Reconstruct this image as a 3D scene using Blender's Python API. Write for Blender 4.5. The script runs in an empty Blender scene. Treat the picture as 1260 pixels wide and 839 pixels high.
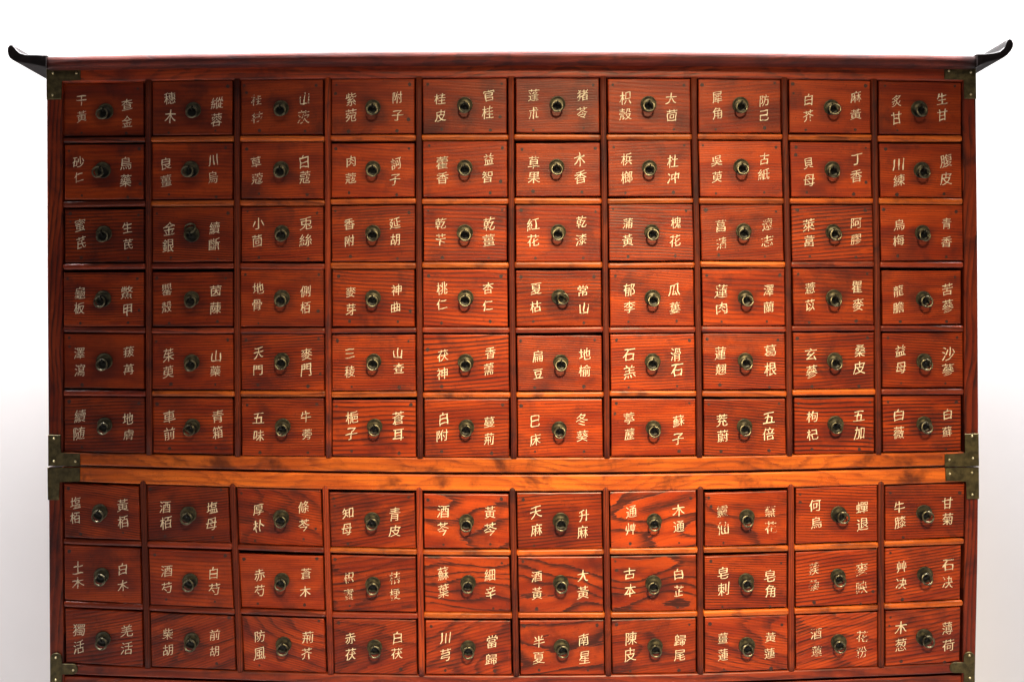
import bpy, math, random
from mathutils import Vector, Matrix, noise
import numpy as np

random.seed(7)
sc = bpy.context.scene
C = sc.collection

# ------------------------------------------------------------------ camera
D = 1.26            # metres from lens to the cabinet's face
ZC = 1.20           # height of the lens above the floor
cam_d = bpy.data.cameras.new('camera'); cam = bpy.data.objects.new('camera', cam_d); C.objects.link(cam)
cam.location = (0, -D, ZC); cam.rotation_euler = (math.pi/2, 0, 0)
cam_d.sensor_width = 36; cam_d.sensor_fit = 'HORIZONTAL'; cam_d.lens = 18*D/0.63
cam_d.clip_end = 100; cam_d.clip_start = 0.02
sc.camera = cam

# ------------------------------------------------------------------ world, lamps, exposure
w = bpy.data.worlds.new('World'); sc.world = w; w.use_nodes = True
bg = w.node_tree.nodes['Background']; bg.inputs[0].default_value = (0.9, 0.88, 1.0, 1); bg.inputs[1].default_value = 0.028
sc.view_settings.view_transform = 'Standard'; sc.view_settings.look = 'None'
sc.view_settings.exposure = 0; sc.view_settings.gamma = 1

def aim(o, target):
    d = Vector(target) - o.location
    o.rotation_euler = d.to_track_quat('-Z', 'Y').to_euler()
def spot(name, loc, target, power, size_deg, blend, radius, col):
    l = bpy.data.lights.new(name, 'SPOT'); l.energy = power; l.spot_size = math.radians(size_deg)
    l.spot_blend = blend; l.shadow_soft_size = radius; l.color = col
    o = bpy.data.objects.new(name, l); C.objects.link(o); o.location = loc; aim(o, target); return o
def area(name, loc, target, power, sx, sy, col):
    l = bpy.data.lights.new(name, 'AREA'); l.shape = 'RECTANGLE'; l.size = sx; l.size_y = sy
    l.energy = power; l.color = col
    o = bpy.data.objects.new(name, l); C.objects.link(o); o.location = loc; aim(o, target); return o
spot('ceiling_spotlight', (0.26, -1.75, 2.55), (0.135, 0, 0.985), 570, 28.8, 1.0, 0.19, (1.0, 0.79, 0.47))
area('ceiling_panel_light', (0.0, -2.0, 3.0), (0, 0, 1.25), 7, 2.4, 0.6, (1.0, 0.92, 0.90))
area('wall_washer_light', (0.0, 0.02, 3.9), (0, 0.36, 0.6), 900, 3.6, 0.15, (1.0, 0.985, 0.985))

# ------------------------------------------------------------------ helpers
def P(px, py, y=0.0):
    """a point of the photograph as a point on the upright plane at depth y"""
    s = (D + y)/D
    return Vector(((px-630)/1000*s, y, ZC - (py-419.5)/1000*s))

def new_obj(name, mesh, mats=(), parent=None, loc=(0, 0, 0)):
    o = bpy.data.objects.new(name, mesh); C.objects.link(o)
    for m in mats:
        if mesh is not None and m.name not in [q.name for q in mesh.materials if q]: mesh.materials.append(m)
    o.location = loc
    if parent: o.parent = parent
    return o

class MB:
    def __init__(s): s.v = []; s.f = []; s.m = []; s.sm = []
    def ring(s, pts):
        i = len(s.v); s.v += [tuple(p) for p in pts]; return list(range(i, i+len(pts)))
    def face(s, idx, m=0, smooth=False): s.f.append(tuple(idx)); s.m.append(m); s.sm.append(smooth)
    def loft(s, rings, m=0, smooth=False, caps=True):
        rs = [s.ring(r) for r in rings]; n = len(rs[0])
        for a, b in zip(rs, rs[1:]):
            for k in range(n):
                s.face((a[k], a[(k+1) % n], b[(k+1) % n], b[k]), m, smooth)
        if caps:
            s.face(list(reversed(rs[0])), m); s.face(rs[-1], m)
        return rs
    def box(s, x0, x1, y0, y1, z0, z1, m=0):
        s.loft([[(x0, y0, z), (x1, y0, z), (x1, y1, z), (x0, y1, z)] for z in (z0, z1)], m)
    def lathe(s, c, prof, n=24, axis='y', m=0, smooth=True):
        rs = []
        for r, h in prof:
            rs.append([(c[0]+r*math.cos(2*math.pi*k/n), c[1]+h, c[2]+r*math.sin(2*math.pi*k/n)) for k in range(n)])
        s.loft(rs, m, smooth)
    def torus(s, c, R, r, M=None, n=28, k=10, m=0, wob=0):
        base = len(s.v)
        for i in range(n):
            a = 2*math.pi*i/n
            for j in range(k):
                b = 2*math.pi*j/k
                rr = R + r*math.cos(b)
                p = Vector((rr*math.sin(a), r*math.sin(b), rr*math.cos(a)))
                if M: p = M @ p
                s.v.append(tuple(Vector(c)+p))
        for i in range(n):
            for j in range(k):
                a = base+i*k+j; b = base+i*k+(j+1) % k
                c2 = base+((i+1) % n)*k+(j+1) % k; d = base+((i+1) % n)*k+j
                s.face((a, b, c2, d), m, True)
    def mesh(s, name, offset=None):
        me = bpy.data.meshes.new(name)
        v = s.v if offset is None else [(a-offset[0], b-offset[1], c-offset[2]) for a, b, c in s.v]
        me.from_pydata(v, [], s.f)
        for p, m, sm in zip(me.polygons, s.m, s.sm): p.material_index = m; p.use_smooth = sm
        import bmesh
        bm = bmesh.new(); bm.from_mesh(me); bmesh.ops.recalc_face_normals(bm, faces=bm.faces); bm.to_mesh(me); bm.free()
        me.update(); return me
    def build(s, name, mats, parent=None, at=None):
        at = Vector(at) if at is not None else Vector((0, 0, 0))
        me = s.mesh(name, at)
        for m in mats: me.materials.append(m)
        return new_obj(name, me, (), parent, at)

def tag(o, label=None, cat=None, group=None, kind=None):
    if label: o['label'] = label
    if cat: o['category'] = cat
    if group: o['group'] = group
    if kind: o['kind'] = kind
    return o

# ------------------------------------------------------------------ materials
def nodes_of(name):
    m = bpy.data.materials.new(name); m.use_nodes = True
    nt = m.node_tree; return m, nt, nt.nodes['Principled BSDF']

class G:
    """tiny node-writing aid"""
    def __init__(s, nt): s.nt = nt
    def n(s, t, **kw):
        x = s.nt.nodes.new(t)
        for k, v in kw.items(): setattr(x, k, v)
        return x
    def put(s, sock, v):
        if hasattr(v, 'is_linked') or isinstance(v, bpy.types.NodeSocket): s.nt.links.new(v, sock)
        else: sock.default_value = v
    def math(s, op, a, b=0.0, c=0.0, clamp=False):
        x = s.n('ShaderNodeMath', operation=op, use_clamp=clamp)
        s.put(x.inputs[0], a); s.put(x.inputs[1], b); s.put(x.inputs[2], c); return x.outputs[0]
    def comb(s, a, b, c):
        x = s.n('ShaderNodeCombineXYZ'); [s.put(x.inputs[i], v) for i, v in enumerate((a, b, c))]; return x.outputs[0]
    def noise(s, vec, scale, detail=2, rough=.5, dist=0):
        x = s.n('ShaderNodeTexNoise'); s.nt.links.new(vec, x.inputs['Vector'])
        x.inputs['Scale'].default_value = scale; x.inputs['Detail'].default_value = detail
        x.inputs['Roughness'].default_value = rough; x.inputs['Distortion'].default_value = dist
        return x.outputs['Fac']
    def ramp(s, fac, a, b):   # smooth 0..1 between a and b
        x = s.n('ShaderNodeMapRange', interpolation_type='SMOOTHSTEP'); s.put(x.inputs[0], fac)
        s.put(x.inputs[1], a); s.put(x.inputs[2], b); x.inputs[3].default_value = 0; x.inputs[4].default_value = 1
        return x.outputs[0]
    def mix(s, fac, a, b, blend='MIX'):
        x = s.n('ShaderNodeMix', data_type='RGBA', blend_type=blend)
        s.put(x.inputs[0], fac); s.put(x.inputs[6], a); s.put(x.inputs[7], b); return x.outputs[2]

def wood(name, light, mid, dark, stain, rough=.38, stain_amt=.55, k_fine=290., coat=.12, pull_shade_and_stain=False, ends=False):
    """varnished plank; per object: colour R = seed, G = grain tilt, B = boldness of figure, alpha = tone, index = contrast"""
    m, nt, bs = nodes_of(name); g = G(nt)
    tc = g.n('ShaderNodeTexCoord'); oi = g.n('ShaderNodeObjectInfo')
    sep = g.n('ShaderNodeSeparateColor'); nt.links.new(oi.outputs['Color'], sep.inputs[0])
    seed, tilt, bold, tone = sep.outputs[0], sep.outputs[1], sep.outputs[2], oi.outputs['Alpha']
    contrast = g.math('DIVIDE', oi.outputs['Object Index'], 100.0)
    sx = g.n('ShaderNodeSeparateXYZ'); nt.links.new(tc.outputs['Object'], sx.inputs[0])
    ang = g.math('MULTIPLY', g.math('SUBTRACT', tilt, .5), math.pi)
    ca, sa = g.math('COSINE', ang), g.math('SINE', ang)
    X, Z = sx.outputs[0], sx.outputs[2]
    u = g.math('ADD', g.math('MULTIPLY', X, ca), g.math('MULTIPLY', Z, sa))
    v = g.math('SUBTRACT', g.math('MULTIPLY', Z, ca), g.math('MULTIPLY', X, sa))
    so = g.math('MULTIPLY', seed, 37.0)
    yy = g.math('ADD', g.math('MULTIPLY', sx.outputs[1], 3.0), so)
    # slow warp of the year rings
    lowv = g.comb(g.math('MULTIPLY', u, 5.0), yy, g.math('MULTIPLY', v, 16.0))
    low = g.noise(lowv, 1.0, 1.5, .4)
    warp = g.noise(g.comb(g.math('MULTIPLY', u, 14.0), yy, g.math('MULTIPLY', v, 40.0)), 1.0, 2, .5)
    kf = g.math('MULTIPLY', v, g.math('MULTIPLY', g.math('ADD', .55, g.math('MULTIPLY', g.math('FRACT', g.math('MULTIPLY', seed, 7.13)), .75)), k_fine))
    fine = g.math('ADD', kf, g.math('ADD', g.math('MULTIPLY', low, 4.2), g.math('MULTIPLY', warp, .9)))
    big = g.math('ADD', g.math('MULTIPLY', v, 42.0), g.math('ADD', g.math('MULTIPLY', low, 12.0), g.math('ADD', g.math('MULTIPLY', warp, .9), g.math('MULTIPLY', g.noise(g.comb(g.math('MULTIPLY', u, 60.0), yy, g.math('MULTIPLY', v, 600.0)), 1.0, 2, .6), .45))))
    def ringline(f, a0):
        fr = g.math('FRACT', f)
        up = g.ramp(fr, a0, .93); dn = g.ramp(fr, 1.0, .95)
        return g.math('MULTIPLY', up, dn)
    lf = ringline(fine, .30); lb = ringline(big, .50)
    streak = g.noise(g.comb(g.math('MULTIPLY', u, 22.0), yy, g.math('MULTIPLY', v, 900.0)), 1.0, 3, .6)
    breakup = g.noise(g.comb(g.math('MULTIPLY', u, 30.0), yy, g.math('MULTIPLY', v, 120.0)), 1.0, 3, .6)
    lf = g.math('MULTIPLY', lf, g.ramp(breakup, .22, .50))
    bands = g.noise(g.comb(g.math('MULTIPLY', u, 3.0), g.math('ADD', yy, 3.0), g.math('MULTIPLY', v, 75.0)), 1.0, 2, .6)
    lf = g.math('MULTIPLY', lf, g.ramp(bands, .20, .52))
    lb = g.math('MULTIPLY', lb, g.ramp(streak, .22, .48))
    line = g.math('ADD', g.math('MULTIPLY', lf, g.math('SUBTRACT', 1.0, bold)), g.math('MULTIPLY', lb, bold))
    line = g.math('MULTIPLY', line, g.math('MULTIPLY', contrast, 1.18), clamp=True)
    tonev = g.noise(g.comb(g.math('MULTIPLY', u, 9.0), yy, g.math('MULTIPLY', v, 60.0)), 1.0, 3, .55)
    col = g.mix(g.ramp(tonev, .33, .68), (*mid, 1), (*light, 1))
    col = g.mix(g.math('MULTIPLY', g.ramp(streak, .45, .75), .30), col, (*dark, 1))
    col = g.mix(line, col, g.mix(bold, (*dark, 1), (dark[0]*1.9, dark[1]*2.2, dark[2]*1.8, 1)))
    # old blotches
    st = g.noise(g.comb(g.math('MULTIPLY', X, 1.0), yy, Z), 22.0, 4, .62, .4)
    col = g.mix(g.math('MULTIPLY', g.ramp(st, .49, .72), stain_amt), col, (*stain, 1))
    if pull_shade_and_stain:
        rd = g.math('SQRT', g.math('ADD', g.math('POWER', X, 2.0), g.math('POWER', g.math('ADD', Z, .005), 2.0)))  # soft shade around the ring pull, painted into the wood colour
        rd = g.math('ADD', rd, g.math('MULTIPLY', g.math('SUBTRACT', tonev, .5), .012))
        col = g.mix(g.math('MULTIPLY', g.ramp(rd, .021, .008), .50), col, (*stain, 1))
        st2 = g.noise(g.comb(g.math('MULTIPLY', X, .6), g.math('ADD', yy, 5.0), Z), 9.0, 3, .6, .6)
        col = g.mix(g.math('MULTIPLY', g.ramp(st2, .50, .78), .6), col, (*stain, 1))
    if ends:
        ex = g.math('ADD', g.math('ABSOLUTE', X), g.math('MULTIPLY', g.math('SUBTRACT', st, .5), .05))
        col = g.mix(g.ramp(ex, .535, .585), col, (.012, .011, .011, 1))
    spk = g.noise(g.comb(g.math('MULTIPLY', X, 1.0), yy, Z), 420.0, 2, .6)
    col = g.mix(g.math('MULTIPLY', g.ramp(spk, .60, .74), .45), col, (*stain, 1))
    hsv = g.n('ShaderNodeHueSaturation'); nt.links.new(col, hsv.inputs['Color']); nt.links.new(tone, hsv.inputs['Value'])
    nt.links.new(hsv.outputs[0], bs.inputs['Base Color'])
    rr = g.math('ADD', g.math('MULTIPLY', streak, .22), rough-.1); nt.links.new(rr, bs.inputs['Roughness'])
    bs.inputs['Coat Weight'].default_value = coat; bs.inputs['Coat Roughness'].default_value = .28
    bs.inputs['Specular IOR Level'].default_value = .22
    bp = g.n('ShaderNodeBump'); bp.inputs['Strength'].default_value = .35; bp.inputs['Distance'].default_value = .0006
    hgt = g.math('SUBTRACT', g.math('MULTIPLY', streak, .6), g.math('ADD', line, g.math('MULTIPLY', spk, .5)))
    nt.links.new(hgt, bp.inputs['Height']); nt.links.new(bp.outputs[0], bs.inputs['Normal'])
    return m

M_drawer = wood('varnished_elm_drawer', (.43, .054, .006), (.24, .023, .004), (.032, .006, .004), (.032, .008, .008), pull_shade_and_stain=True)
M_rail = wood('worn_orange_rail', (.62, .135, .014), (.44, .078, .009), (.12, .020, .006), (.05, .011, .006), stain_amt=.85, k_fine=150.)
M_frame = wood('red_frame_wood', (.36, .050, .012), (.23, .026, .009), (.05, .010, .007), (.03, .009, .010), stain_amt=.6, k_fine=160.)
M_divider = wood('dark_divider_wood', (.23, .032, .006), (.125, .015, .004), (.030, .006, .004), (.022, .007, .008), stain_amt=.75, k_fine=330., rough=.62, coat=.0)
M_top = wood('dark_top_wood', (.17, .026, .014), (.10, .015, .011), (.03, .007, .007), (.02, .008, .012), stain_amt=.6, k_fine=160., rough=.62, coat=0., ends=True)

def simple(name, col, col2, rough, metal, scale, bump=.15, coat=0.):
    m, nt, bs = nodes_of(name); g = G(nt)
    tc = g.n('ShaderNodeTexCoord'); oi = g.n('ShaderNodeObjectInfo')
    va = g.n('ShaderNodeVectorMath', operation='ADD'); nt.links.new(tc.outputs['Object'], va.inputs[0])
    nt.links.new(g.comb(g.math('MULTIPLY', oi.outputs['Random'], 31.0), 0., 0.), va.inputs[1])
    n1 = g.noise(va.outputs[0], scale, 4, .6)
    nt.links.new(g.mix(g.ramp(n1, .35, .68), (*col, 1), (*col2, 1)), bs.inputs['Base Color'])
    nt.links.new(g.math('ADD', g.math('MULTIPLY', n1, .3), rough-.15), bs.inputs['Roughness'])
    bs.inputs['Metallic'].default_value = metal
    if name == 'black_lacquer': bs.inputs['Specular IOR Level'].default_value = .17
    if name == 'matte_black_lacquer': bs.inputs['Specular IOR Level'].default_value = .06
    if coat: bs.inputs['Coat Weight'].default_value = coat
    bp = g.n('ShaderNodeBump'); bp.inputs['Strength'].default_value = bump; bp.inputs['Distance'].default_value = .0005
    nt.links.new(n1, bp.inputs['Height']); nt.links.new(bp.outputs[0], bs.inputs['Normal'])
    return m
M_lacquer = simple('black_lacquer', (.010, .012, .012), (.026, .022, .024), .42, 0., 60., .2, .1)
M_matte = simple('matte_black_lacquer', (.010, .008, .008), (.022, .016, .016), .75, 0., 60., .2)
M_bronze = simple('aged_bronze', (.060, .046, .020), (.135, .105, .042), .52, .7, 120., .5)
M_plate = simple('aged_bronze_plate', (.035, .031, .018), (.095, .080, .040), .44, .6, 160., .5)
def shade_plate(m):      # the lower middle of each plate is blackened to paint in the ring's shade
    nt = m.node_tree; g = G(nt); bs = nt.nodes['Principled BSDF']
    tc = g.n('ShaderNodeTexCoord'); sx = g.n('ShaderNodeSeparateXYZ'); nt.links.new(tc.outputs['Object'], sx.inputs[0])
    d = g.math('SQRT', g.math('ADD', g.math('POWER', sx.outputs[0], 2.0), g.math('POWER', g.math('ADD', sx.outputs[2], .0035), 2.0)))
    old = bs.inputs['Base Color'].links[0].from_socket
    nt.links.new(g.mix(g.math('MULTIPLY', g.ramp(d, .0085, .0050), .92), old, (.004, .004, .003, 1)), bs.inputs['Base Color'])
shade_plate(M_plate)
M_ring = simple('worn_bronze_ring', (.07, .062, .038), (.20, .18, .115), .33, .85, 200., .4)
M_nail = simple('brass_nail', (.55, .44, .22), (.75, .65, .40), .35, .9, 300., .2)
M_peg = simple('dark_wooden_peg', (.018, .005, .004), (.05, .012, .007), .6, 0., 300., .5)
M_inner = simple('dark_unlit_wood', (.03, .012, .008), (.05, .018, .010), .8, 0., 40.)
M_wall = simple('white_wall_paint', (.80, .79, .79), (.83, .82, .82), .85, 0., 3., .05)
M_floor = simple('grey_floor', (.20, .19, .18), (.26, .25, .24), .6, 0., 6.)

def paint_mat():
    m, nt, bs = nodes_of('cream_brush_paint'); g = G(nt)
    tc = g.n('ShaderNodeTexCoord'); oi = g.n('ShaderNodeObjectInfo')
    sep = g.n('ShaderNodeSeparateColor'); nt.links.new(oi.outputs['Color'], sep.inputs[0])
    va = g.n('ShaderNodeVectorMath', operation='ADD'); nt.links.new(tc.outputs['Object'], va.inputs[0])
    nt.links.new(g.comb(g.math('MULTIPLY', sep.outputs[0], 9.0), 0., 0.), va.inputs[1])
    n1 = g.noise(va.outputs[0], 700., 3, .6); n2 = g.noise(va.outputs[0], 90., 2, .5)
    wear = g.math('ADD', g.math('MULTIPLY', n1, .7), g.math('MULTIPLY', n2, .5))
    th = g.math('SUBTRACT', .80, g.math('MULTIPLY', oi.outputs['Alpha'], .26))
    gone = g.ramp(wear, th, g.math('ADD', th, .10))
    nt.links.new(g.mix(n2, (.66, .52, .33, 1), (.86, .76, .55, 1)), bs.inputs['Base Color'])
    bs.inputs['Roughness'].default_value = .55
    tr = g.n('ShaderNodeBsdfTransparent'); mx = g.n('ShaderNodeMixShader')
    nt.links.new(gone, mx.inputs[0]); nt.links.new(bs.outputs[0], mx.inputs[1]); nt.links.new(tr.outputs[0], mx.inputs[2])
    nt.links.new(mx.outputs[0], nt.nodes['Material Output'].inputs['Surface'])
    return m
M_paint = paint_mat()

def dress(o, tilt=0.5, bold=0.1, tone=1.0, contrast=.7, seed=None):
    o.color = (random.random() if seed is None else seed, tilt, bold, tone); o.pass_index = int(contrast*100)
    return o

# ------------------------------------------------------------------ the setting
YW = 0.36
me = bpy.data.meshes.new('wall'); me.from_pydata([(-5, YW, 0), (5, YW, 0), (5, YW, 4), (-5, YW, 4)], [], [(0, 1, 2, 3)])
tag(new_obj('wall', me, (M_wall,)), kind='structure')
me = bpy.data.meshes.new('floor'); me.from_pydata([(-5, -5, 0), (5, -5, 0), (5, YW, 0), (-5, YW, 0)], [], [(0, 1, 2, 3)])
tag(new_obj('floor', me, (M_floor,)), kind='structure')

# ------------------------------------------------------------------ lines of the cabinet (hand-made, nothing quite straight)
XS = [120, 240, 345, 460, 570, 690, 800, 910, 1025, 1130]
def hfit(ys):
    c = np.polyfit((np.array(XS)-630)/500., ys, 2); r = np.array(ys)-np.polyval(c, (np.array(XS)-630)/500.)
    ks = [float(a)*.5 for a in r]
    def f(x):
        return float(np.polyval(c, (x-630)/500.)) + float(np.interp(x, XS, ks))
    return f
H = {
 'u0': hfit([100.5, 99, 97.6, 96.6, 95.6, 95, 95.3, 96.4, 98, 99]),
 'u1': hfit([172.5, 171.5, 170.5, 169.5, 169.3, 168.5, 168.5, 168.3, 169, 170.2]),
 'u2': hfit([250.3, 249.8, 249.3, 248.2, 247.5, 247.2, 246.5, 247, 247.7, 247.8]),
 'u3': hfit([327.5, 327.5, 327.5, 327, 326, 326, 326, 326, 325.6, 326]),
 'u4': hfit([406, 407, 406.7, 406.5, 406.5, 407, 405.5, 405, 404.3, 404]),
 'u5': hfit([483, 484.5, 485.5, 485.5, 485.3, 485.5, 484.5, 484.4, 483, 482.2]),
 'u6': hfit([557.6, 560, 562, 562.8, 563, 563, 562.8, 561, 558.6, 557.6]),
 'l0': hfit([593.5, 597, 600.5, 603, 604, 604, 603.4, 601, 597.6, 595]),
 'l1': hfit([668, 671, 675, 678, 680, 680, 678.5, 675.6, 672, 668]),
 'l2': hfit([745, 750.5, 753.5, 757, 758, 757.5, 757, 753, 749.5, 745]),
 'l3': hfit([818.7, 823, 827, 830, 831, 831, 829.7, 827, 822, 818]),
 'seam': hfit([574.5, 577.5, 580, 582, 583, 583, 582, 580.5, 577.5, 575.5]),
 'top': hfit([67.6, 65.6, 64, 62.8, 62, 61.8, 62.6, 64, 65.6, 66.6]),
 'topb': hfit([82.6, 80.8, 79.4, 78.4, 77.6, 77.2, 77.6, 78.6, 80, 81.2]),
 'l3b': hfit([831, 834, 838, 841, 842, 842, 841, 838, 833, 830]),
}
VU = [(76.5, 76.5, 77), (182, 182.2, 183), (291.3, 291.3, 292), (402.8, 403, 404.2), (515.2, 515.5, 516.8), (629, 629.5, 632.3),
      (742.5, 744.8, 747), (854.2, 858.3, 861), (965.8, 970, 972), (1076, 1079.5, 1081.5), (1184.5, 1186.5, 1187)]
YU = (134, 325, 522)
VL = [(76.5, 78), (176.6, 180.7), (287.2, 293.8), (401, 405.6), (516, 518.2), (631.2, 634.5), (746, 748.2), (862, 862.2),
      (973.8, 974.2), (1084.6, 1084.8), (1188, 1185)]
YL = (637, 790)
def vu(k, y): return float(np.interp(y, YU, VU[k]))
def vl(k, y): return VL[k][0] + (VL[k][1]-VL[k][0])*(y-YL[0])/(YL[1]-YL[0])
def xl(y): return float(np.interp(y, (60, 340, 573, 840), (57, 58, 59.5, 61)))
def xr(y): return float(np.interp(y, (60, 300, 573, 700, 840), (1200.5, 1203, 1204.5, 1203, 1200)))

def strip(A, B, yf, yb, bev, mb, m=0):
    """a board lofted between two edge lines (pixel points), front at yf, back at yb, softened front edges"""
    rings = []
    for a, b in zip(A, B):
        a_, b_ = P(*a, yf), P(*b, yf); d = (b_-a_).normalized()
        bx = Vector((0, 1, 0))*bev
        rings.append([a_+Vector((0, yb-yf, 0)), a_+bx, a_+bx*.35+d*bev*.35, a_+d*bev,
                      b_-d*bev, b_+bx*.35-d*bev*.35, b_+bx, b_+Vector((0, yb-yf, 0))])
    mb.loft(rings, m)
def bead(path, hw, yf, yb, mb, n=8, taper=(0, 0), m=0, flat=.55):
    """a rounded bead along pixel path; taper = how far the ends close in"""
    pts = [P(px, py, yf) for px, py in path]; rings = []
    for i, p in enumerate(pts):
        t = (pts[min(i+1, len(pts)-1)]-pts[max(i-1, 0)]).normalized(); nrm = Vector((t.z, 0, -t.x))
        k = 1.0
        if i == 0 and taper[0]: k = taper[0]
        if i == len(pts)-1 and taper[1]: k = taper[1]
        h = (yb-yf)
        r = [p+nrm*hw*k+Vector((0, h, 0))]
        for j in range(n+1):
            a = math.pi*j/n
            ca = math.cos(a); sy = max(0, math.sin(a))**flat
            r.append(p+nrm*hw*k*ca+Vector((0, hw*.75*(1-sy*k), 0)))
        r.append(p-nrm*hw*k+Vector((0, h, 0)))
        rings.append(r)
    mb.loft(rings, m, True)

# ------------------------------------------------------------------ lettering
UP = [
 ['干黃 查金', '穗木 縱蓉', '桂枝 山茨', '紫菀 附子', '桂皮 官桂', '蓬朮 猪苓', '枳殼 大茴', '犀角 防己', '白芥 麻黃', '炙甘 生甘'],
 ['砂仁 鳥藥', '良薑 川烏', '草蔻 白蔻', '肉蔻 訶子', '藿香 益智', '草果 木香', '梹榔 杜冲', '吳萸 古紙', '貝母 丁香', '川練 腹皮'],
 ['蜜芪 生芪', '金銀 續斷', '小茴 兎絲', '香附 延胡', '乾芐 乾薑', '紅花 乾漆', '蒲黃 槐花', '菖蒲 遠志', '萊葍 阿膠', '烏梅 青香'],
 ['龜板 鱉甲', '罌殼 茵蔯', '地骨 側栢', '麥芽 神曲', '桃仁 杏仁', '夏枯 常山', '郁李 瓜蔞', '蓮肉 澤蘭', '薏苡 瞿麥', '龍膽 苦蔘'],
 ['澤瀉 菝苒', '茱萸 山藥', '天門 麥門', '三稜 山查', '茯神 香薷', '扁豆 地榆', '石羔 滑石', '蓮翹 葛根', '玄蔘 桑皮', '益母 沙蔘'],
 ['續随 地膚', '車前 青箱', '五味 牛蒡', '梔子 蒼耳', '白附 蔓荊', '巳床 冬葵', '葶藶 蘇子', '茺蔚 五倍', '枸杞 五加', '白薇 白蘚']]
LO = [
 ['塩栢 黃栢', '酒栢 塩母', '厚朴 條芩', '知母 青皮', '酒芩 黃芩', '天麻 升麻', '通艸 木通', '靈仙 蕪花', '何烏 蟬退', '牛膝 甘菊'],
 ['土木 白木', '酒芍 白芍', '赤芍 蒼木', '枳實 桔梗', '蘇葉 細辛', '酒黃 大黃', '古本 白芷', '皂刺 皂角', '蒺藜 麥映', '艸决 石决'],
 ['獨活 羌活', '柴胡 前胡', '防風 荊芥', '赤茯 白茯', '川芎 當歸', '半夏 南星', '陳皮 歸尾', '薑蓮 黃蓮', '酒蓮 花粉', '木葱 薄荷']]
UNSURE = {(0, 1), (0, 2), (2, 0), (2, 8), (4, 0), (4, 8), (6, 7), (7, 3), (7, 8), (8, 9)}   # too faded to read for certain

RING = [
 [(129,140),(238,138),(346,136),(459,135),(572,132),(686,131),(798,131),(911,132),(1023,135),(1131,137)],
 [(125.5,212),(235,211),(346,211),(459,210),(572,209),(685,208),(799,209),(912,208),(1024,211),(1134,212)],
 [(127,290),(236,291),(347,289),(459,289),(572,289),(687,288),(802,288),(915,287),(1025,288),(1135,289)],
 [(126,370),(236,370),(347,369),(459,369),(573,369),(688,368),(803,369),(917,369),(1026,369),(1136,370)],
 [(127.5,447),(236,448),(347,446),(460,447),(573,448),(690,448),(803,447),(917,446),(1027,446),(1137,447)],
 [(128,525),(237,527),(348,527),(461,527),(574,528),(688,530),(804,529),(916,527),(1028,524),(1137,524)],
 [(122,632),(232,635),(346,639),(458,642),(574,644),(690,643),(805,643),(919,638),(1032,635),(1137,633)],
 [(124,710),(234,717),(347,716),(459,721),(576,719),(690,719),(804,720),(918,717),(1031,711),(1138,709)],
 [(126,788),(236,790),(349,795),(461,798),(576,799),(691,798),(806,797),(919,796),(1032,792),(1137,786)]]
SWING = {(1, 0): -38, (0, 0): -18, (2, 1): 172, (3, 5): 48, (6, 8): 38, (8, 9): 28, (0, 8): 22, (1, 1): -22, (3, 0): -18, (5, 1): -22,
         (8, 3): 10, (3, 9): 16, (8, 5): 14, (6, 9): 18, (3, 7): 12, (7, 8): 4, (2, 8): 14}

_gl = {}
def glyph(ch):
    """outline of one character, centred, about one unit high"""
    if ch in _gl: return _gl[ch]
    cu = bpy.data.curves.new('g', 'FONT'); cu.body = ch; cu.size = 1.0; cu.resolution_u = 4; cu.fill_mode = 'FRONT'
    cu.offset = 0.0
    o = bpy.data.objects.new('g', cu); C.objects.link(o)
    dg = bpy.context.evaluated_depsgraph_get(); dg.update()
    me = bpy.data.meshes.new_from_object(o.evaluated_get(dg))
    import bmesh
    bm = bmesh.new(); bm.from_mesh(me)
    bmesh.ops.remove_doubles(bm, verts=bm.verts, dist=1e-5)
    for _ in range(2):
        el = [e for e in bm.edges if e.is_boundary and e.calc_length() > .09]
        if el: bmesh.ops.subdivide_edges(bm, edges=el, cuts=1)
    bmesh.ops.triangulate(bm, faces=bm.faces); bm.to_mesh(me); bm.free()
    v = np.array([tuple(q.co)[:2] for q in me.vertices]) if len(me.vertices) else np.zeros((0, 2))
    f = [tuple(p.vertices) for p in me.polygons]
    if len(v):
        lo, hi = v.min(0), v.max(0); v = v-(lo+hi)/2
    bpy.data.objects.remove(o); bpy.data.curves.remove(cu); bpy.data.meshes.remove(me)
    # outward direction of every outline point, to thin the level strokes as a brush does
    cnt = {}
    for q in f:
        for i in range(len(q)):
            e = (q[i], q[(i+1) % len(q)])
            cnt[e] = 1
    nr = np.zeros_like(v)
    for a, b in cnt:
        if (b, a) not in cnt:
            d = v[b]-v[a]; nn = np.array((d[1], -d[0])); L = np.hypot(*nn)
            if L > 1e-9: nr[a] += nn/L; nr[b] += nn/L
    L = np.hypot(nr[:, 0], nr[:, 1]) if len(v) else 0
    if len(v): nr = nr/np.maximum(L, 1e-6)[:, None]
    _gl[ch] = (v, f, nr); return _gl[ch]

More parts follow.
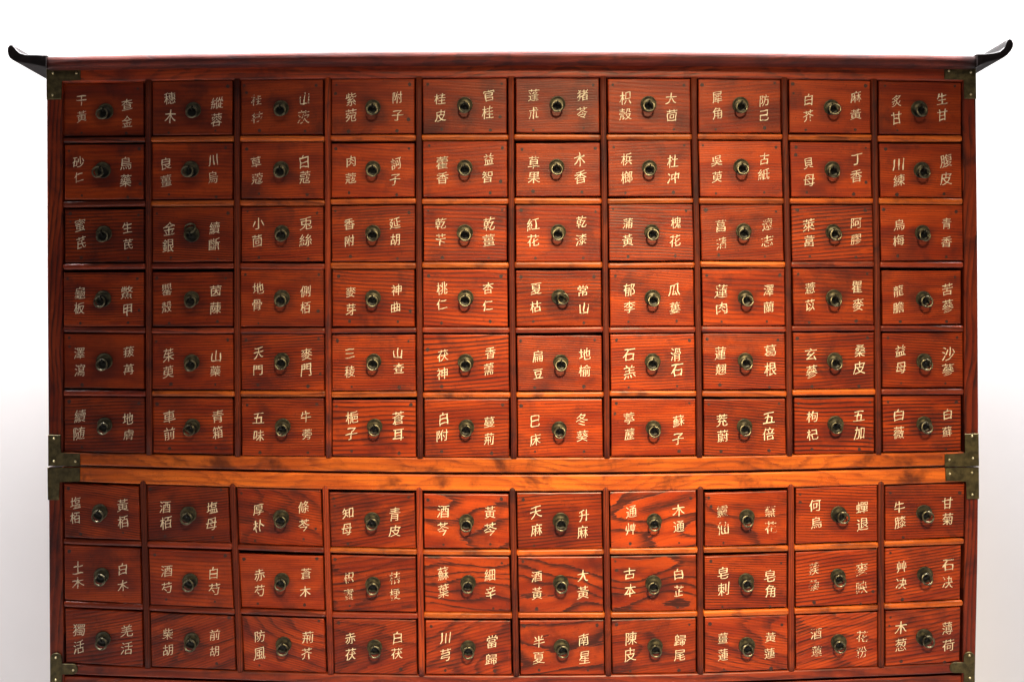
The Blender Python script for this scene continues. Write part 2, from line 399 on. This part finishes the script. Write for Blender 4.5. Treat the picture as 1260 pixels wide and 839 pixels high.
def lettering(mb, ch, cx, cz, size, y):
    v, f, nr = glyph(ch)
    ox, oz = random.random()*50, random.random()*50
    calm = min(1., max(.30, 1.25-len(v)/170.))      # crowded characters are written with a finer brush
    sx = size*random.uniform(.92, 1.08); sz = size*random.uniform(.93, 1.10)*1.06
    rot = math.radians(random.uniform(-4, 3)); sh = random.uniform(.10, .20)
    base = len(mb.v)
    for (a, b), (na, nb) in zip(v, nr):
        wt = noise.noise(Vector((a*3.4+ox+9, b*3.4+oz, 7)))
        ex = .001*calm-.005*(1-calm)+wt*.036*calm; ez = -.006-.008*(1-calm)+wt*.026*calm
        a += na*ex; b += nb*ez
        n1 = noise.noise_vector(Vector((a*2.4+ox, b*2.4+oz, 0)))*(.03+.055*calm) + noise.noise_vector(Vector((a*7+ox, b*7+oz, 4)))*.026*calm
        a += n1.x; b += n1.y + a*sh
        x = (a*math.cos(rot)-b*math.sin(rot))*sx; z = (a*math.sin(rot)+b*math.cos(rot))*sz
        mb.v.append((cx+x, y, cz+z))
    for q in f: mb.face([base+i for i in q])

# ------------------------------------------------------------------ drawer with pull and lettering
prof_plate = [(.0097, .0), (.0098, -.0006), (.0094, -.0012), (.0088, -.0013), (.0084, -.0008), (.0050, -.0011), (.0028, -.0022), (.0026, -.0022)]
mb = MB(); mb.lathe((0, 0, 0), prof_plate, 28)
mb.torus((0, -.0062, .0008), .0024, .0009, Matrix.Rotation(math.pi/2, 3, 'Z'), 14, 8)
mb.lathe((0, 0, .0008), [(.0012, -.0030), (.0011, -.0046)], 10)
ME_plate = mb.mesh('pull_plate'); ME_plate.materials.append(M_plate)
mb = MB(); mb.torus((0, 0, -.0061), .0064, .00112, None, 32, 10); ME_ring = mb.mesh('pull_ring'); ME_ring.materials.append(M_ring)

BOLD_L = [[.25, .15, .45, .30, .92, .15, .95, .62, .12, .10], [.06, .05, .05, .55, .90, 1., 1., .12, .12, .16],
          [.25, .50, .55, .50, .55, .97, .60, .50, .50, .35]]
TILT_L = [[.46, .53, .45, .55, .46, .54, .58, .48, .50, .50], [.50, .49, .50, .54, .44, .56, .50, .50, .54, .56],
          [.54, .60, .40, .58, .57, .56, .55, .46, .60, .55]]
CON_U = [.30, .40, .75, .72, .85, .85]

def make_drawer(parent, quad, r, c, text):
    """quad: pixel corners TL, TR, BR, BL of the opening"""
    lower = r >= 6
    gx0, gx1, gt, gb = [random.uniform(1.0, 1.8) for _ in range(4)]
    if random.random() < .16 or (r, c) in ((1, 8), (3, 9), (3, 0), (5, 7), (3, 5), (4, 5), (3, 1), (5, 3)): gt += random.uniform(1.6, 2.4)
    if c == 9 and r in (3, 5, 7, 8): gx1 += 2.6
    if c == 0: gx0 += random.uniform(0, 1.4)
    yf = random.uniform(-.0022, .0012)
    if r == 0 and c in (0,): yf = .004
    TL, TR, BR, BL = quad
    j = lambda: random.uniform(-.4, .4)
    q = [(TL[0]+gx0+j(), TL[1]+gt+j()), (TR[0]-gx1+j(), TR[1]+gt+j()), (BR[0]-gx1+j(), BR[1]-gb+j()), (BL[0]+gx0+j(), BL[1]-gb+j())]
    cpx = sum(a for a, _ in q)/4; cpy = sum(b for _, b in q)/4
    org = P(cpx, cpy, yf); org.y = yf
    cr = [P(a, b, yf)-org for a, b in q]           # front corners, local
    mb = MB(); bev = random.uniform(.0009, .0015)
    def ring(ins, y):
        out = []
        for i in range(4):
            p, a, b = cr[i], cr[i-1], cr[(i+1) % 4]
            e1 = (a-p).normalized()*ins; e2 = (b-p).normalized()*ins
            # slightly rounded corners and softly wavering edges: 5 points per side
            out.append(p+e1+e2+Vector((0, y, 0)))
            for t in (.2, .4, .6, .8):
                m_ = p.lerp(b, t); nn = (a-p).normalized()*ins
                wv = noise.noise(Vector((m_.x*40+r*7.3, m_.z*40+c*3.1, 0)))*.0005
                out.append(m_+nn+(a-p).normalized()*wv+Vector((0, y, 0)))
        return out
    mb.loft([ring(0, .016), ring(0, bev), ring(bev*.32, bev*.3), ring(bev, 0)], 0)
    # the box behind the front
    xs0 = max(cr[0].x, cr[3].x)+.004; xs1 = min(cr[1].x, cr[2].x)-.004; zt = min(cr[0].z, cr[1].z)-.006; zb = max(cr[2].z, cr[3].z)+.003
    mb.box(xs0, xs1, .0165, .25, zb, zt, 2)
    # dark wooden pegs at the joints
    W = cr[1].x-cr[0].x; Hh = cr[0].z-cr[3].z
    pegs = [(.06, .10), (.93, .10), (.22, .93), (.80, .93)]
    if random.random() < .25: pegs.append((.06, .25))
    if random.random() < .15: pegs.append((.94, .72))
    for a, b in pegs:
        if random.random() < (.35 if lower else .10): continue
        px = cr[0].x+W*(a+random.uniform(-.018, .018)); pz = cr[0].z-Hh*(b+random.uniform(-.025, .025))
        pr = random.uniform(.0014, .0025); k = 9
        rr = [(px+pr*random.uniform(.8, 1.15)*math.cos(2*math.pi*i/k), -.00015, pz+pr*random.uniform(.8, 1.15)*math.sin(2*math.pi*i/k)) for i in range(k)]
        mb.face(mb.ring(rr), 1)
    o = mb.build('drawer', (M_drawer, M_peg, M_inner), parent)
    o.location = org
    tilt = TILT_L[r-6][c]+random.uniform(-.01, .01) if lower else .5+random.choice((-1, 1))*random.uniform(0, .022)
    bold = BOLD_L[r-6][c] if lower else random.choice((0, .03, .05, .08, .16))
    con = (.95 if bold > .4 else .85) if lower else CON_U[r]*random.uniform(.8, 1.2)
    if (r, c) == (7, 0) or (r, c) == (7, 2) or (r, c) == (7, 1): con = .45
    if (r, c) == (4, 0): con = .3
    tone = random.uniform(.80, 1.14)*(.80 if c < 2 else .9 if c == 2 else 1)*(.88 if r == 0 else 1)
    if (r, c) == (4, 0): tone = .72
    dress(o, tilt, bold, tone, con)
    if (r, c) not in UNSURE:
        a, b = text.split(); o['label'] = 'drawer lettered %s left and %s right in cream brush characters' % (a, b)
    # pull
    px, py = RING[r][c]
    yp = yf
    pp = P(px, py-2.6, yp)-org
    if c == 0: pp.x += .0010
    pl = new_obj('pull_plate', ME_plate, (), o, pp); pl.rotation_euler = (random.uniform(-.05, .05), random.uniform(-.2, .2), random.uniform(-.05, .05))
    pl.scale = (random.uniform(.95, 1.05),)*3
    rg = new_obj('pull_ring', ME_ring, (), o, pp+Vector((0, -.0066, .0016)))
    sw = SWING.get((r, c), random.uniform(-7, 7))
    rg.rotation_euler = (math.radians(random.uniform(-16, -4)), -math.radians(sw), math.radians(random.uniform(-8, 8)))
    if (r, c) == (2, 1): rg.rotation_euler = (math.radians(24), math.radians(172), 0)
    # four brush characters
    a, b = text.split(); yl = -.00035
    wear = random.choice((.05, .15, .25, .35, .5))
    if (r, c) in ((7, 3), (7, 8), (2, 7), (0, 2), (6, 7), (8, 8)): wear = .85
    if r in (0,): wear = max(wear, .35)
    midp = (py-1 + cpy)/2
    for side, s in ((-1, a), (1, b)):
        tb = MB()
        cx = px + side*random.uniform(27.5, 30.5); oy = random.uniform(-3, 2.5)
        size = random.uniform(13.6, 15.6)/1000
        gap = random.uniform(9.6, 11.0)
        for k, ch in ((-1, s[0]), (1, s[1])):
            q_ = P(cx+random.uniform(-1, 1), midp+oy+k*gap+random.uniform(-.7, .7), yf)-org
            lettering(tb, ch, q_.x, q_.z, size, yl)
        me = bpy.data.meshes.new('inscription'); me.from_pydata(tb.v, [], tb.f); me.materials.append(M_paint)
        t = new_obj('inscription', me, (), o)
        t.color = (random.random(), 0, 0, min(.9, wear+random.uniform(-.05, .1)))
    return o

def bracket(name, parent, outline, yf, nails, mat=M_bronze, th=.0022, round_=False):
    mb = MB(); f = [P(a, b, yf) for a, b in outline]; cx = sum((p for p in f), Vector())/len(f)
    inn = [p+(cx-p).normalized()*.0007 for p in f]
    mb.loft([[p+Vector((0, th, 0)) for p in f], [p+Vector((0, .0006, 0)) for p in f], inn], 0, False)
    o = mb.build(name, (mat,), parent, cx)
    for a, b in nails:
        n_ = MB(); p = P(a, b, yf); n_.lathe((0, 0, 0), [(.0015, .0003), (.0015, -.0002), (.0011, -.0009), (.0004, -.0013), (.0001, -.0014)], 12)
        n_.build('nail', (M_nail,), o).location = p-cx
    return o

def line(f, x0, x1, n=24): return [(x0+(x1-x0)*i/n, f(x0+(x1-x0)*i/n)) for i in range(n+1)]
def vline(f, y0, y1, n=16): return [(f(y0+(y1-y0)*i/n), y0+(y1-y0)*i/n) for i in range(n+1)]

DEPTH = .30
# ================================================================== upper chest
up = bpy.data.objects.new('medicine_chest', None); C.objects.link(up)
up.location = (0, 0, P(630, 573).z)
tag(up, 'upper red wooden medicine chest of sixty drawers with upturned black ends on its top board', 'chest')
def part(mb, name, mats, root, at=None):
    o = mb.build(name, mats, None, at)
    o.location = Vector(o.location)-Vector(root.location); o.parent = root
    return o
class Root:      # lets builders place children in world terms
    pass
def under(o, root):
    o.location = Vector(o.location)-Vector(root.location); o.parent = root; return o

def carcass(root, ztop, zbot, x0, x1):
    mb = MB(); t = .016
    mb.box(x0, x0+t, .019, DEPTH, zbot, ztop); mb.box(x1-t, x1, .019, DEPTH, zbot, ztop)
    mb.box(x0+t, x1-t, .019, DEPTH, ztop-t, ztop); mb.box(x0+t, x1-t, .019, DEPTH, zbot, zbot+t)
    mb.box(x0+t, x1-t, DEPTH-.01, DEPTH, zbot+t, ztop-t)
    dress(part(mb, 'carcass', (M_frame,), root), .5, .2, .7)

def face(root, V, rows, vf, ytop, ybot, r0, texts, pointed):
    """stiles, dividers, shelf rails and drawers of one chest"""
    n = len(rows)-1
    # rails between drawers, one short piece per drawer
    for i in range(1, n):
        for c in range(10):
            f = H[rows[i]]
            xa = vf(c, f(V[c][0]))+3.6; xb = vf(c+1, f(V[c+1][0]))-3.6
            if c == 0: xa = vf(0, f(80))+1
            if c == 9: xb = vf(10, f(1180))-1
            dy = random.uniform(-.7, .7); sl = random.uniform(-.5, .5)
            pts = [(xa, f(xa)+dy-sl)] + [(xa+d, f(xa+d)+dy-sl*(1-2*d/(xb-xa))) for d in (1.2, 3)] + \
                  [(x, f(x)+dy-sl*(1-2*(x-xa)/(xb-xa))) for x in np.linspace(xa+12, xb-12, 6)] + \
                  [(xb-d, f(xb-d)+dy+sl*(1-2*d/(xb-xa))) for d in (3, 1.2, 0)]
            mb = MB(); ctr = P((xa+xb)/2, f((xa+xb)/2))
            bead(pts, .0035*random.uniform(.92, 1.06), -.0030+random.uniform(-.0004, .0006), .018, mb, 8, (.72, .72))
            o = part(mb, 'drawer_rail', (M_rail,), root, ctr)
            tn = random.uniform(.72, 1.12)
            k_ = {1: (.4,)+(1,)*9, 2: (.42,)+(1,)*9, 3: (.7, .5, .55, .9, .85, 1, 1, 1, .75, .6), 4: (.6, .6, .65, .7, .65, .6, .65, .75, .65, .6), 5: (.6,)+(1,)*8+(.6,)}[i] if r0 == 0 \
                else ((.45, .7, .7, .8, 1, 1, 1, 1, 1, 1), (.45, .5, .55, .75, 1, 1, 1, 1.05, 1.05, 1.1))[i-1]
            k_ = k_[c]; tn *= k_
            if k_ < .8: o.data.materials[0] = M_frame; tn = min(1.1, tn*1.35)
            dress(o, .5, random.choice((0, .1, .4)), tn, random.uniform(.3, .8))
    for k in range(1, 10):
        y0 = H[rows[0]](V[k][0]) - (0 if pointed else 1.0); y1 = H[rows[-1]](V[k][-1])+.6
        pts = vline(lambda y: vf(k, y), y0, y1)
        mb = MB(); ctr = P(vf(k, (y0+y1)/2), (y0+y1)/2)
        if pointed:
            a = vf(k, y0)
            pts = [(a, y0-6.2), (a, y0-1.6)]+pts
            bead(pts, .0037, -.0036, .018, mb, 8, (.08, 0), flat=.5)
        else:
            bead(pts, .0036, -.0036, .018, mb, 8, flat=.5)
        dress(part(mb, 'divider', (M_divider,), root, ctr), 1.0, .05, random.uniform(.62, 1.0)*(1.8 if (pointed and k in (3, 4, 8)) or (not pointed and k == 3) else 1), .6)
    for r in range(n):
        for c in range(10):
            ft, fb = H[rows[r]], H[rows[r+1]]
            et = 0 if r == 0 else 3.7; eb = 0 if r == n-1 else 3.7
            def cor(k, f, e, side):
                y = f(V[k][0]); x = vf(k, y); off = 3.9 if 0 < k < 10 else 0.3
                return (x+side*off, f(x)+e)
            quad = (cor(c, ft, et, 1), cor(c+1, ft, et, -1), cor(c+1, fb, -eb, -1), cor(c, fb, -eb, 1))
            under(make_drawer(None, quad, r0+r, c, texts[r][c]), root)

z_b, z_t = P(630, 573).z, P(630, 84).z
carcass(up, z_t, z_b+.002, P(59.5, 300).x, P(1201, 300).x)
face(up, VU, ['u0', 'u1', 'u2', 'u3', 'u4', 'u5', 'u6'], vu, 83, 573, 0, UP, False)
# stiles
for f_out, f_in in ((xl, lambda y: vu(0, y)), (lambda y: vu(10, y), xr)):
    mb = MB(); y0, y1 = 83.5, 573
    strip(vline(f_out, y0, y1), vline(f_in, y0, y1), -.0012, .019, .0014, mb)
    dress(part(mb, 'stile', (M_frame,), up, P(f_in(300), 300)), .985, .25, .74, .9)
# top rail and bottom rail, butted between the stiles
xa, xb = vu(0, 90)+.2, vu(10, 90)-.2
mb = MB(); strip(line(lambda x: H['topb'](x)-1.0, xa, xb), line(H['u0'], xa, xb), -.0022, .0185, .0015, mb)
dress(part(mb, 'top_rail', (M_frame,), up, P(630, 88)), .503, .45, 1.15, .9)
mb = MB(); strip(line(H['u6'], xa+1, xb+1.5), line(lambda x: H['seam'](x)-1.6, xa+1, xb+1.5), -.0022, .0185, .0015, mb)
dress(part(mb, 'bottom_rail', (M_rail,), up, P(630, 570)), .497, .55, .92, .8)
# top board with a rounded nose
mb = MB(); yf = -.016; rings = []
for x in np.linspace(56, 1203, 40):
    a, b = P(x, H['top'](x), yf), P(x, H['topb'](x), yf); n = 8; r = []
    wz = noise.noise(Vector((x*.02, 3, 0)))*.0006
    hh = (a-b).z
    r.append(Vector((a.x, DEPTH+.004, a.z-.002+wz)))
    for j in range(n+1):
        t = math.pi*j/n
        r.append(Vector((a.x, yf+.006*(1-max(0, math.sin(t))**.6), (a.z+b.z)/2+hh/2*math.cos(t)+wz)))
    r.append(Vector((a.x, DEPTH+.004, b.z+wz)))
    rings.append(r)
mb.loft(rings, 0, True)
dress(part(mb, 'top_board', (M_top,), up, P(630, 70)), .503, .45, 1.0, .8)
# upturned ends
EL = [(57, 68.2), (44, 67.4), (31, 67.0), (25, 65.2), (20.5, 61.6), (17.3, 57.4), (15.2, 55.4), (13.2, 55.0), (10.6, 56.2), (9.0, 59), (8.8, 63), (9.6, 67.5),
      (11.5, 71.2), (15.5, 74.2), (22, 76.4), (32, 78), (44, 80), (57, 83.0)]
ER = [(1202, 66.8), (1212, 66.2), (1222, 65.2), (1230.5, 63.2), (1235.4, 58.6), (1237.6, 52.4), (1239.6, 49.0), (1242.6, 47.7), (1245.6, 49.4), (1247.3, 53.6), (1246.9, 57.6),
      (1244.6, 62.2), (1240.2, 67.4), (1234.6, 71.4), (1225, 74.2), (1214, 76.8), (1208, 79.4), (1202, 82.6)]
for E in (EL, ER):
    mb = MB(); f = [P(a, b, -.017) for a, b in E]; cc = sum(f, Vector())/len(f)
    # softened front edge, then straight back through the depth of the chest
    def inset(p, k): return p+(cc-p).normalized()*k if abs(p.x-cc.x) < .5 else p
    nn = []
    for i, p in enumerate(f):
        a, b = f[i-1], f[(i+1) % len(f)]; t = (b-a).normalized(); q = Vector((t.z, 0, -t.x))
        if (p+q*.001-cc).length > (p-cc).length and E is None: q = -q
        nn.append(q)
    sgn = -1 if E is EL else -1
    ins = lambda k: [p+q*k*(1 if E is ER or E is EL else 1) for p, q in zip(f, nn)]
    inner = ins(.0010)
    # keep the version that lies inside the outline
    def areaof(L): return abs(sum(L[i].x*L[(i+1) % len(L)].z-L[(i+1) % len(L)].x*L[i].z for i in range(len(L))))
    if areaof(inner) > areaof(f): inner = ins(-.0010)
    mb.loft([[Vector((p.x, DEPTH+.003, p.z)) for p in f], [p+Vector((0, .0012, 0)) for p in f], inner], 0, False)
    e_ = part(mb, 'upturned_end', (M_matte, M_lacquer), up, cc)
    for p_ in e_.data.polygons:
        if p_.normal.z > .25: p_.material_index = 1      # the hollow upper face is polished, the rest dull

def put_bracket(root, name, outline, yf, nails):
    return under(bracket(name, None, outline, yf, nails), root)
put_bracket(up, 'corner_bracket', [(56.6, 83.6), (98.4, 83.0), (98.6, 98.6), (75.4, 99.4), (75.0, 122), (56.9, 122.4)], -.0040, [(65, 90), (94, 90.3), (64.7, 117)])
put_bracket(up, 'corner_bracket', [(1162.4, 81.6), (1201.2, 82.4), (1201.6, 121.6), (1187, 121.2), (1186.8, 98.2), (1162.6, 97.4)], -.0040, [(1167.6, 87.6), (1194.5, 89.3), (1194.5, 116.4)])
put_bracket(up, 'corner_bracket', [(58.8, 535), (73.6, 535), (74.2, 557), (98, 558), (98, 573.2), (59, 573.2)], -.0040, [(66.3, 539.4), (66.3, 567.2), (92.8, 567.4)])
put_bracket(up, 'corner_bracket', [(1187.8, 533.6), (1204.4, 533.2), (1205, 573.4), (1163, 574.2), (1163, 558.6), (1188, 557.6)], -.0040, [(1196, 536.4), (1197, 563.6), (1168, 565.6)])

# ================================================================== lower chest
lo = bpy.data.objects.new('medicine_chest.001', None); C.objects.link(lo); lo.location = (0, 0, 0)
tag(lo, 'lower red wooden medicine chest with boldly grained drawers carrying the upper chest', 'chest')
z_t = P(630, 577).z
carcass(lo, z_t, .10, P(61, 700).x, P(1200, 700).x)
face(lo, VL, ['l0', 'l1', 'l2', 'l3'], vl, 577, 830, 6, LO, True)
for f_out, f_in in ((xl, lambda y: vl(0, y)), (lambda y: vl(10, y), xr)):
    mb = MB(); y0, y1 = 574.6, 1500
    ys = list(np.linspace(y0, 840, 14))+[1100, 1500]
    g_o = lambda y: f_out(min(y, 845)); g_i = lambda y: f_in(min(y, 845))
    strip([(g_o(y), y) for y in ys], [(g_i(y), y) for y in ys], -.0012, .019, .0014, mb)
    dress(part(mb, 'stile', (M_frame,), lo, P(g_i(700), 700)), .985, .25, .74, .9)
xa, xb = vl(0, 590)+.3, vl(10, 590)-.3
mb = MB(); strip(line(lambda x: H['seam'](x)+1.3, xa, xb), line(H['l0'], xa, xb), -.0022, .0185, .0015, mb)
dress(part(mb, 'top_rail', (M_rail,), lo, P(630, 592)), .497, .5, 1.12, .7)
mb = MB(); strip(line(H['l3'], xa+1.2, xb-2), line(H['l3b'], xa+1.2, xb-2), -.0022, .0185, .0015, mb)
dress(part(mb, 'middle_rail', (M_frame,), lo, P(630, 835)), .5, .3, .8, .7)
# plain panel, base rail and feet below the picture's lower edge
z_p = P(630, 1430).z; x0, x1 = P(80, 900).x, P(1183, 900).x
mb = MB(); strip(line(lambda x: H['l3b'](x)+2.4, xa+2, xb-3), line(lambda x: 1430, xa+2, xb-3), .002, .018, .001, mb); dress(part(mb, 'lower_panel', (M_frame,), lo, (0, 0, .5)), .5, .4, .8, .8)
mb = MB(); mb.box(x0, x1, -.001, .0185, .12, z_p-.002); dress(part(mb, 'base_rail', (M_frame,), lo, (0, 0, .16)), .5, .4, .8, .8)
for sx in (-1, 1):
    for y in (.005, DEPTH-.045):
        mb = MB(); mb.box(sx*.555-.022, sx*.555+.022, y, y+.04, 0, .099)
        dress(part(mb, 'foot', (M_frame,), lo, (sx*.555, y+.02, 0)), .98, .2, .7)
put_bracket(lo, 'corner_bracket', [(58, 575.2), (98, 575.4), (98, 592), (72.6, 592.6), (72, 615), (58.6, 615)], -.0040, [])
put_bracket(lo, 'corner_bracket', [(1163.6, 575.6), (1204.8, 574.8), (1205, 613.6), (1190, 613.6), (1189.4, 592), (1164, 591.4)], -.0040, [(1168.6, 582.6), (1196, 581.2), (1196.4, 608.2)])
def tstrap(x0, x1, ytop, xe, ya, yb):
    o = []
    xm = (x0+x1)/2; r = (x1-x0)/2; s = 1 if xe > xm else -1
    pts = [(xm+r*math.cos(t)*(-s), ytop+r-r*math.sin(t)) for t in np.linspace(0, math.pi, 9)]
    re = (yb-ya)/2; xi = x1 if s > 0 else x0
    pts += [(xi, ya)] + [(xe-s*re+s*re*math.sin(t), ya+re-re*math.cos(t)) for t in np.linspace(0, math.pi, 9)] + [(xi, yb), (xi, 862), (x0 if s > 0 else x1, 862)]
    return pts
put_bracket(lo, 'hinge_strap', tstrap(61.4, 75.6, 803, 95.4, 816.6, 829.4), -.0040, [(68.6, 808.6), (90, 824), (68.6, 836)])
put_bracket(lo, 'hinge_strap', tstrap(1186.4, 1199.8, 801.6, 1168.8, 814.6, 827.6), -.0040, [(1193, 806.2), (1193.4, 833.6)])
